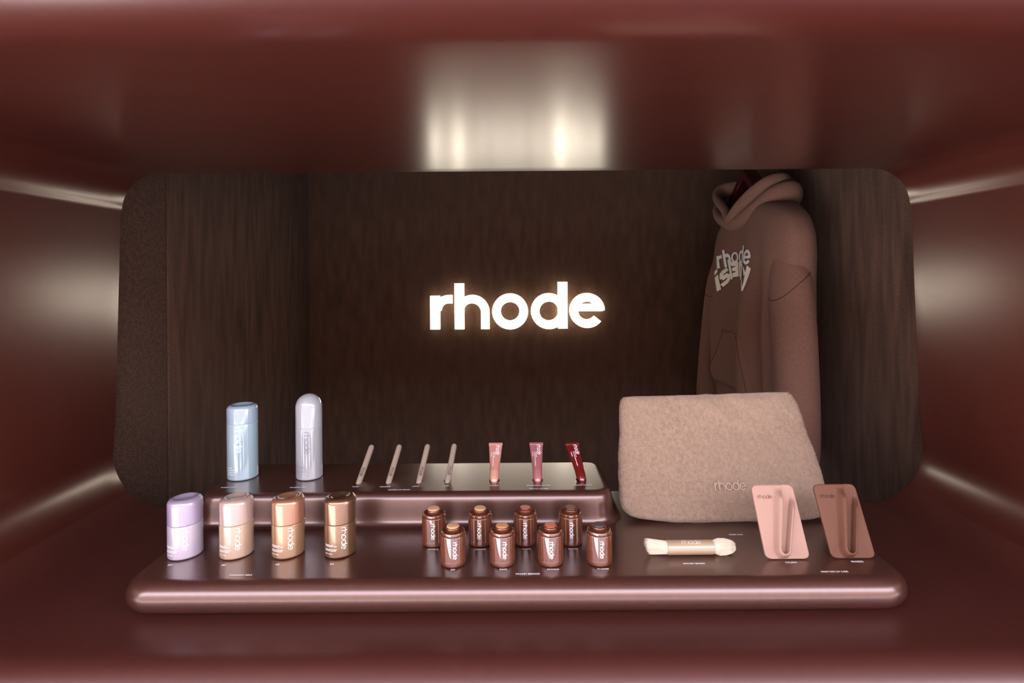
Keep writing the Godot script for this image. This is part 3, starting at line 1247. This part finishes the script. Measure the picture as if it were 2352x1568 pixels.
func build_bag() -> void:
	var t := thing("terry_bag", "plush beige terry cloth pouch leaning on the tray", "bag", Vector3(0.27, TRAY_Y, -0.76))
	var o := t.position
	var noise := FastNoiseLite.new()
	noise.seed = 4
	noise.frequency = 14.0
	var mb := MB.new()
	var rows := []
	var nv := 40
	var nu := 96
	for j in nv + 1:
		var v := j / float(nv)
		var b := bag_row(v)
		# rounded bottom and folded top edge
		var k := 1.0
		if v < 0.16:
			k = sqrt(maxf(1.0 - pow(1.0 - v / 0.16, 2.0), 0.0)) * 0.16 + 0.84
			if j == 0:
				k = 0.80
		if v > 0.86:
			k = 1.0 - 0.055 * (1.0 - sqrt(maxf(1.0 - pow((v - 0.86) / 0.14, 2.0), 0.0)))
		var kd := 1.0
		if v < 0.10:
			kd = 0.55 + 0.45 * sqrt(maxf(1.0 - pow(1.0 - v / 0.10, 2.0), 0.0))
		if v > 0.96:
			kd = sqrt(maxf(1.0 - pow((v - 0.96) / 0.045, 2.0), 0.02))
		var row := PackedVector3Array()
		for i in nu:
			var a := TAU * i / nu
			var n := 3.2
			var c := cos(a)
			var s := sin(a)
			var r := pow(pow(absf(c), n) + pow(absf(s), n), -1.0 / n)
			var p: Vector3 = b[0] + Vector3(b[1] * k * r * c, 0, b[2] * kd * r * s)
			var w := noise.get_noise_3d(p.x, p.y, p.z)
			p += Vector3(0.003 * w * absf(c), 0.0, 0.006 * w * s)
			if v > 0.85:
				p.y += 0.004 * (c * 0.7) * (v - 0.85) / 0.15 + 0.0015 * noise.get_noise_2d(p.x * 2.0, 3.0)
			if v < 0.06:
				p.y += (1.0 - v / 0.06) * (0.006 * pow(absf(c), 6.0))
			row.append(p - o)
		rows.append(row)
	mb.skin(rows, true, true, true)
	var body := part("pouch", mb.build(), M.terry, t)
	# terry loops standing off the cloth
	var fz := MB.new()
	var r2 := RandomNumberGenerator.new()
	r2.seed = 12
	for n in 42000:
		var j := r2.randi_range(1, nv - 1)
		var i := r2.randi_range(0, nu - 1)
		var a: Vector3 = rows[j][i]
		var e1: Vector3 = rows[j][(i + 1) % nu] - a
		var e2: Vector3 = rows[j + 1][i] - a
		var p := a + e1 * r2.randf() + e2 * r2.randf()
		var nrm := e2.cross(e1).normalized()
		if nrm.dot(p + o - Vector3(0.27, p.y + o.y, -0.775)) < 0:
			nrm = -nrm
		var dirn := (nrm + Vector3(r2.randf_range(-0.9, 0.9), r2.randf_range(-0.9, 0.9), r2.randf_range(-0.9, 0.9))).normalized()
		var sidew := dirn.cross(Vector3(r2.randf() - 0.5, r2.randf() - 0.5, r2.randf() - 0.5)).normalized() * 0.00018
		var tip := p + dirn * r2.randf_range(0.0006, 0.0014)
		var b0 := fz.pt(p - sidew)
		fz.pt(p + sidew)
		fz.pt(tip + sidew * 0.6)
		fz.pt(tip - sidew * 0.6)
		fz.quad(b0, b0 + 1, b0 + 2, b0 + 3)
	var pile := part("terry_pile", fz.build(Vector3(0, 0.1, 2)), M.terry, t)
	pile.set_meta("kind", "stuff")
	var put := func(q: Vector2) -> Vector3:
		var v := 0.255 + q.y * 0.0080 / 0.1485
		var u: float = (0.2620 + q.x * 0.0080 - bag_row(v)[0].x) / bag_row(v)[1]
		return bag_front(u, v) + Vector3(0, 0.0, 0.0022) - o
	part("lettering", print_mesh(wordmark(0.15), put, Vector3(0, 0.1, 2)), mat(Color(0.655, 0.57, 0.50), 0.6), t)


# ------------------------------------------------------------------ hoodie

const HOOD_X := 0.577
const HOOD_Z := -1.30


func torso_dims(y: float) -> Array:
	# [half width along z, half depth along x]
	var tab := [[0.98, 0.185, 0.042], [1.00, 0.195, 0.048], [1.04, 0.200, 0.052], [1.06, 0.226, 0.060], [1.15, 0.230, 0.061], [1.30, 0.232, 0.060], [1.36, 0.238, 0.060], [1.40, 0.234, 0.058], [1.43, 0.216, 0.054], [1.452, 0.186, 0.050], [1.468, 0.146, 0.046], [1.480, 0.095, 0.040], [1.490, 0.050, 0.030]]
	if y <= tab[0][0]:
		return [tab[0][1], tab[0][2]]
	for k in tab.size() - 1:
		if y <= tab[k + 1][0]:
			var f: float = (y - tab[k][0]) / (tab[k + 1][0] - tab[k][0])
			return [lerpf(tab[k][1], tab[k + 1][1], f), lerpf(tab[k][2], tab[k + 1][2], f)]
	return [0.05, 0.030]


func front_fold(z: float, y: float) -> float:
	# leftward bulge of the cloth on the chest side
	var k := 1.0 - 0.95 * smoothstep(1.18, 1.42, y)
	var f := -0.002
	for q in [[0.024, -1.225, 0.034], [0.016, -1.46, 0.060], [0.014, -1.130, 0.015], [-0.010, -1.166, 0.018]]:
		f += q[0] * exp(-pow((z - q[1]) / q[2], 2.0))
	return f * k + 0.002 * sin(z * 70.0 + y * 9.0) * k


func front_x(z: float, y: float) -> float:
	var d := torso_dims(y)
	var q := clampf(absf(z - HOOD_Z) / d[0], 0.0, 1.0)
	return HOOD_X + minf(0.12 * (HOOD_Z - z), 0.0) - d[1] * pow(maxf(1.0 - pow(q, 2.6), 0.0), 1.0 / 2.6) - front_fold(z, y) * smoothstep(1.0, 0.85, q)


func tube_path(path: Array, radii: Array, n := 28, flat := 1.0) -> Array:
	# rows of rings along a bent path; radii = [across, along z]
	var rows := []
	for j in path.size():
		var d: Vector3 = (path[mini(j + 1, path.size() - 1)] - path[maxi(j - 1, 0)]).normalized()
		var e2 := Vector3(0, 0, 1) - d * d.z
		if e2.length() < 0.2:
			e2 = Vector3(1, 0, 0) - d * d.x
		e2 = e2.normalized()
		var e1 := e2.cross(d).normalized()
		rows.append(ring_ellipse(path[j], e1, e2, radii[j][0], radii[j][1], n))
	return rows


func smooth_path(pts: Array, per := 5) -> Array:
	var out := []
	for k in pts.size() - 1:
		for j in per:
			var f := j / float(per)
			var p0 = pts[maxi(k - 1, 0)]
			var p3 = pts[mini(k + 2, pts.size() - 1)]
			out.append(pts[k].cubic_interpolate(pts[k + 1], p0, p3, f))
	out.append(pts[pts.size() - 1])
	return out


func ring_tube(path: Array, radii: Array, n := 24) -> ArrayMesh:
	# closed loop
	var mb := MB.new()
	var c := path.size()
	var base := 0
	var centre := Vector3.ZERO
	for p in path:
		centre += p
	centre /= c
	for j in c:
		var d: Vector3 = (path[(j + 1) % c] - path[(j - 1 + c) % c]).normalized()
		var e1: Vector3 = path[j] - centre
		e1 = (e1 - d * e1.dot(d)).normalized()
		var e2 := d.cross(e1).normalized()
		mb.v.append_array(ring_ellipse(path[j], e1, e2, radii[j].x, radii[j].y, n))
	for j in c:
		for k in n:
			var k2 := (k + 1) % n
			var j2 := (j + 1) % c
			mb.quad(base + j * n + k, base + j * n + k2, base + j2 * n + k2, base + j2 * n + k)
	return mb.build()


func loop_points(pts: Array, per := 5) -> Array:
	var out := []
	var c := pts.size()
	for k in c:
		for j in per:
			out.append(pts[k].cubic_interpolate(pts[(k + 1) % c], pts[(k - 1 + c) % c], pts[(k + 2) % c], j / float(per)))
	return out


func build_hoodie() -> void:
	var t := thing("hoodie", "brown fleece hooded sweatshirt with white chest lettering hanging sideways", "sweatshirt", Vector3(HOOD_X, 1.0, HOOD_Z))
	var o := t.position
	var mb := MB.new()
	var rows := []
	var ys := []
	for j in 44:
		ys.append(lerpf(0.98, 1.490, j / 43.0))
	for y in ys:
		var d := torso_dims(y)
		var row := PackedVector3Array()
		for i in 96:
			var a := TAU * i / 96
			var c := cos(a)
			var s := sin(a)
			var r := pow(pow(absf(c), 2.6) + pow(absf(s), 2.6), -1.0 / 2.6)
			var z: float = HOOD_Z + d[0] * r * s
			var x: float = HOOD_X + minf(0.12 * (HOOD_Z - z), 0.0) + d[1] * r * c
			if c < 0:
				var q: float = absf(z - HOOD_Z) / d[0]
				x -= front_fold(z, y) * smoothstep(1.0, 0.85, q) * minf(1.0, -c * 6.0)
			row.append(Vector3(x, y, z) - o)
		rows.append(row)
	mb.skin(rows, true, true, true)
	part("torso", mb.build(), M.fleece, t)

	# sleeves: the near one hangs in front of the side of the torso
	var near_path := smooth_path([Vector3(0.556, 1.410, -1.150), Vector3(0.551, 1.385, -1.128), Vector3(0.545, 1.345, -1.110), Vector3(0.540, 1.290, -1.094), Vector3(0.534, 1.200, -1.074), Vector3(0.527, 1.080, -1.054), Vector3(0.523, 0.990, -1.042), Vector3(0.522, 0.930, -1.034)])
	var rad := smooth_path([Vector3(0.020, 0.020, 0), Vector3(0.036, 0.034, 0), Vector3(0.034, 0.036, 0), Vector3(0.038, 0.043, 0), Vector3(0.038, 0.044, 0), Vector3(0.038, 0.042, 0), Vector3(0.036, 0.039, 0), Vector3(0.028, 0.030, 0)])
	var rr := []
	for r in rad:
		rr.append([r.x, r.y])
	for k in 2:
		var path := []
		for p in near_path:
			path.append(p - o if k == 0 else Vector3(p.x + 0.012, p.y, 2 * HOOD_Z - p.z + 0.02) - o)
		var sm := MB.new()
		var sr := tube_path(path, rr, 36)
		for j in sr.size():
			for q in sr[j].size():
				var ang: float = TAU * q / 36.0
				var w := 0.0016 * sin(ang * 3.0 + j * 0.25) * smoothstep(6.0, 14.0, j)
				sr[j][q] += (sr[j][q] - path[j]).normalized() * w
		sm.skin(sr, true, true, true)
		var sl := part("sleeve", sm.build(), M.fleece, t)
		# armhole seam: a thin dark ridge slanting round the sleeve
		var seam := []
		var srad := []
		var jj := 14
		for q in 36:
			var ang := TAU * q / 36.0
			var row := int(clampf(jj - 2.6 * cos(ang + 0.2), 1, sr.size() - 2))
			var c: Vector3 = path[row]
			var frac := clampf(jj - 2.6 * cos(ang + 0.2), 1, sr.size() - 2) - row
			var p: Vector3 = sr[row][q].lerp(sr[row + 1][q], frac)
			seam.append(p + (p - c).normalized() * 0.0004)
			srad.append(Vector2(0.0007, 0.0007))
		part("seam", ring_tube(seam, srad, 6), M.seam, sl)

	# hood: two soft rolls round the neck that cross in a V on the chest
	var roll := loop_points([Vector3(0.503, 1.446, -1.302), Vector3(0.513, 1.470, -1.268), Vector3(0.528, 1.494, -1.232), Vector3(0.550, 1.512, -1.208), Vector3(0.584, 1.520, -1.212), Vector3(0.606, 1.520, -1.26), Vector3(0.612, 1.522, -1.32), Vector3(0.596, 1.528, -1.385), Vector3(0.562, 1.536, -1.425), Vector3(0.530, 1.530, -1.432), Vector3(0.512, 1.506, -1.402), Vector3(0.505, 1.474, -1.340)])
	var roll_r := []
	for k in roll.size():
		var f := float(k) / roll.size()
		roll_r.append(Vector2(0.0095 + 0.003 * sin(PI * f), 0.0145 + 0.005 * sin(PI * f)))
	var rel := []
	for p in roll:
		rel.append(p - o)
	var hood := part("hood", ring_tube(rel, roll_r), M.fleece, t)
	var skirt := loop_points([Vector3(0.508, 1.434, -1.301), Vector3(0.519, 1.446, -1.256), Vector3(0.534, 1.464, -1.218), Vector3(0.556, 1.486, -1.190), Vector3(0.592, 1.496, -1.192), Vector3(0.620, 1.490, -1.25), Vector3(0.626, 1.490, -1.33), Vector3(0.606, 1.496, -1.405), Vector3(0.568, 1.500, -1.440), Vector3(0.533, 1.488, -1.436), Vector3(0.514, 1.464, -1.398), Vector3(0.507, 1.444, -1.342)])
	var skirt_r := []
	rel = []
	for k in skirt.size():
		var f := float(k) / skirt.size()
		skirt_r.append(Vector2(0.009 + 0.009 * sin(PI * f), 0.014 + 0.010 * sin(PI * f)))
		rel.append(skirt[k] - o)
	part("hood_base", ring_tube(rel, skirt_r), M.fleece, hood)
	# folded hood behind the neck
	var pouch := MB.new()
	var pr := []
	for j in 15:
		var f := PI * j / 14.0
		pr.append(ring_ellipse(Vector3(0.610, 1.500 - 0.055 * cos(f), -1.31) - o, Vector3.RIGHT, Vector3.BACK, maxf(0.035 * sin(f), 0.0005), maxf(0.085 * sin(f), 0.0005), 32))
	pouch.skin(pr, true)
	part("hood_fold", pouch.build(), M.fleece, hood)

	# kangaroo pocket: a second layer on the front, rows of [y, z far, z near]
	var pk := MB.new()
	var outline := [[1.1890, -1.386, -1.213], [1.170, -1.398, -1.207], [1.120, -1.440, -1.196], [1.0820, -1.474, -1.188], [1.060, -1.455, -1.184], [1.0480, -1.438, -1.182]]
	var prow := []
	var hems := [[], []]
	for j in 26:
		var y := lerpf(1.1890, 1.0480, j / 25.0)
		var za := 0.0
		var zb := 0.0
		for k in outline.size() - 1:
			if y <= outline[k][0] + 1e-6 and y >= outline[k + 1][0] - 1e-6:
				var f: float = (outline[k][0] - y) / (outline[k][0] - outline[k + 1][0])
				za = lerpf(outline[k][1], outline[k + 1][1], f)
				zb = lerpf(outline[k][2], outline[k + 1][2], f)
				break
		var row := PackedVector3Array()
		for i in 31:
			var z := lerpf(za, zb, i / 30.0)
			var lift := 0.0035
			if i == 0 or i == 30 or j == 0 or j == 25:
				lift = -0.001
			row.append(Vector3(front_x(z, y) - lift, y, z) - o)
		prow.append(row)
		hems[0].append(Vector3(front_x(za + 0.012, y) - 0.0037, y, za + 0.012) - o)
		hems[1].append(Vector3(front_x(zb - 0.010, y) - 0.0037, y, zb - 0.010) - o)
	pk.skin(prow, false)
	var pocket := part("pocket", pk.build(Vector3(-5, 0, 0)), M.fleece, t)
	for hm in hems:
		var hb := MB.new()
		var rads := []
		for p in hm:
			rads.append([0.0005, 0.0005])
		hb.skin(tube_path(hm, rads, 6), true, true, true)
		part("stitching", hb.build(), M.seam, pocket)
	var top := []
	var trad := []
	for i in 24:
		var z := lerpf(-1.386, -1.213, i / 23.0)
		top.append(Vector3(front_x(z, 1.184) - 0.0037, 1.184, z) - o)
		trad.append([0.0005, 0.0005])
	var tb := MB.new()
	tb.skin(tube_path(top, trad, 6), true, true, true)
	part("stitching", tb.build(), M.seam, pocket)
	hoodie_print(t, o)


# white chest print, drawn in the plane of the chest: x of the sketch runs from the far to the near side
func hoodie_print(t: Node3D, o: Vector3) -> void:
	var white := []
	var cream := []
	var q4 := func(list: Array, a: Vector2, b: Vector2, c: Vector2, d: Vector2) -> void: list.append([a, b, c, d])
	var V := func(x: float, y: float) -> Vector2: return Vector2(x, y)
	var stroke := func(list: Array, pts: Array, w: float) -> void:
		for k in pts.size() - 1:
			var a: Vector2 = pts[k]
			var b: Vector2 = pts[k + 1]
			var n := (b - a).orthogonal().normalized() * w / 2
			list.append([a + n, b + n, b - n, a - n])
	var oval_ring := func(list: Array, c: Vector2, ro: Vector2, ri: Vector2, a0: float, a1: float) -> void:
		var n := 22
		for k in n:
			var t0 := deg_to_rad(lerpf(a0, a1, float(k) / n))
			var t1 := deg_to_rad(lerpf(a0, a1, float(k + 1) / n))
			list.append([c + ro * Vector2(cos(t0), sin(t0)), c + ro * Vector2(cos(t1), sin(t1)), c + ri * Vector2(cos(t1), sin(t1)), c + ri * Vector2(cos(t0), sin(t0))])
	# upper word
	q4.call(white, V.call(285, 508), V.call(345, 494), V.call(390, 795), V.call(315, 808))
	q4.call(white, V.call(335, 515), V.call(405, 470), V.call(430, 548), V.call(355, 590))
	q4.call(white, V.call(418, 360), V.call(470, 358), V.call(538, 770), V.call(485, 780))
	q4.call(white, V.call(475, 460), V.call(545, 438), V.call(550, 525), V.call(492, 545))
	q4.call(white, V.call(545, 438), V.call(598, 480), V.call(575, 560), V.call(550, 525))
	q4.call(white, V.call(598, 480), V.call(622, 560), V.call(600, 640), V.call(575, 560))
	q4.call(white, V.call(575, 560), V.call(622, 560), V.call(652, 740), V.call(605, 720))
	oval_ring.call(white, V.call(716, 535), Vector2(82, 128), Vector2(43, 85), 0.0, 360.0)
	oval_ring.call(white, V.call(905, 520), Vector2(92, 152), Vector2(42, 98), 60.0, 300.0)
	q4.call(white, V.call(950, 250), V.call(1003, 245), V.call(1006, 690), V.call(958, 655))
	q4.call(white, V.call(900, 400), V.call(960, 368), V.call(962, 440), V.call(915, 440))
	oval_ring.call(white, V.call(1092, 525), Vector2(77, 180), Vector2(36, 105), 35.0, 360.0)
	q4.call(white, V.call(1030, 500), V.call(1169, 490), V.call(1160, 555), V.call(1035, 565))
	# lower word
	q4.call(cream, V.call(240, 885), V.call(320, 808), V.call(345, 880), V.call(255, 975))
	q4.call(cream, V.call(262, 1020), V.call(350, 945), V.call(425, 1300), V.call(340, 1360))
	stroke.call(cream, [V.call(548, 810), V.call(440, 905), V.call(415, 985), V.call(432, 1060), V.call(555, 935), V.call(578, 1000), V.call(555, 1090), V.call(430, 1215)], 76.0)
	q4.call(cream, V.call(545, 600), V.call(600, 565), V.call(672, 1040), V.call(625, 1080))
	q4.call(cream, V.call(645, 640), V.call(805, 635), V.call(807, 742), V.call(650, 748))
	q4.call(cream, V.call(725, 740), V.call(807, 740), V.call(815, 990), V.call(730, 1000))
	q4.call(cream, V.call(652, 788), V.call(730, 765), V.call(732, 855), V.call(660, 872))
	q4.call(cream, V.call(664, 912), V.call(735, 888), V.call(740, 1000), V.call(672, 1010))
	q4.call(cream, V.call(825, 640), V.call(905, 650), V.call(910, 1010), V.call(838, 1000))
	q4.call(cream, V.call(830, 640), V.call(1000, 680), V.call(1012, 785), V.call(900, 735))
	q4.call(cream, V.call(975, 680), V.call(1025, 700), V.call(1042, 1085), V.call(1000, 1050))
	q4.call(cream, V.call(1036, 742), V.call(1056, 760), V.call(1108, 900), V.call(1086, 985))
	q4.call(cream, V.call(1115, 720), V.call(1182, 805), V.call(1096, 1340), V.call(1078, 1340))
	q4.call(cream, V.call(1045, 1060), V.call(1056, 1070), V.call(1096, 1330), V.call(1078, 1340))
	var put := func(q: Vector2) -> Vector3:
		# sketch 240..1182 -> chest z -1.432..-1.204; sketch 245..1360 -> y
		var f := (q.x - 240.0) / 942.0
		var z := -1.0 / lerpf(1.0 / 1.452, 1.0 / 1.192, f)
		var y := CAM_Y + (640.0 - (540.0 + q.y / 10.45)) / 1300.0 * -z - 0.0035
		return Vector3(front_x(z, y) - 0.0018, y, z) - o
	for k in 2:
		var mb := MB.new()
		for q in (white if k == 0 else cream):
			# cut every piece so that it follows the cloth
			for i in 3:
				for j in 3:
					var pts := []
					for c in [[i, j], [i + 1, j], [i + 1, j + 1], [i, j + 1]]:
						var u: float = c[0] / 3.0
						var v: float = c[1] / 3.0
						pts.append(put.call(q[0].lerp(q[1], u).lerp(q[3].lerp(q[2], u), v)) + Vector3(-0.0004 * k, 0, 0))
					mb.flat_quad(pts[0], pts[1], pts[2], pts[3])
		part("lettering", mb.build(Vector3(-5, 0, 0)), M.white_print if k == 0 else M.cream_print, t)


func build_hanger() -> void:
	var t := thing("clothes_hanger", "dark red clothes hanger inside the hood of the sweatshirt", "hanger", Vector3(0.553, 1.545, -1.315))
	var mb := MB.new()
	var rows := []
	for p in [[-0.125, -0.080], [-0.09, -0.056], [-0.05, -0.026], [-0.022, -0.004], [0.0, 0.006], [0.022, -0.008], [0.045, -0.030], [0.07, -0.056], [0.10, -0.080]]:
		var row := PackedVector3Array()
		for q in rrect(0.016, 0.013, 0.005, 4):
			row.append(Vector3(q.x, p[1] + q.y, p[0]))
		rows.append(row)
	mb.skin(rows, true, true, true)
	part("shoulder_bar", mb.build(), M.hanger, t)
	var hook := []
	var rads := []
	for j in 9:
		hook.append(Vector3(0, 0.015 + 0.24 * j / 8.0, 0))
		rads.append([0.0022, 0.0022])
	var hm := MB.new()
	hm.skin(tube_path(hook, rads, 12), true, true, true)
	part("hanging_rod", hm.build(), M.steel, t)
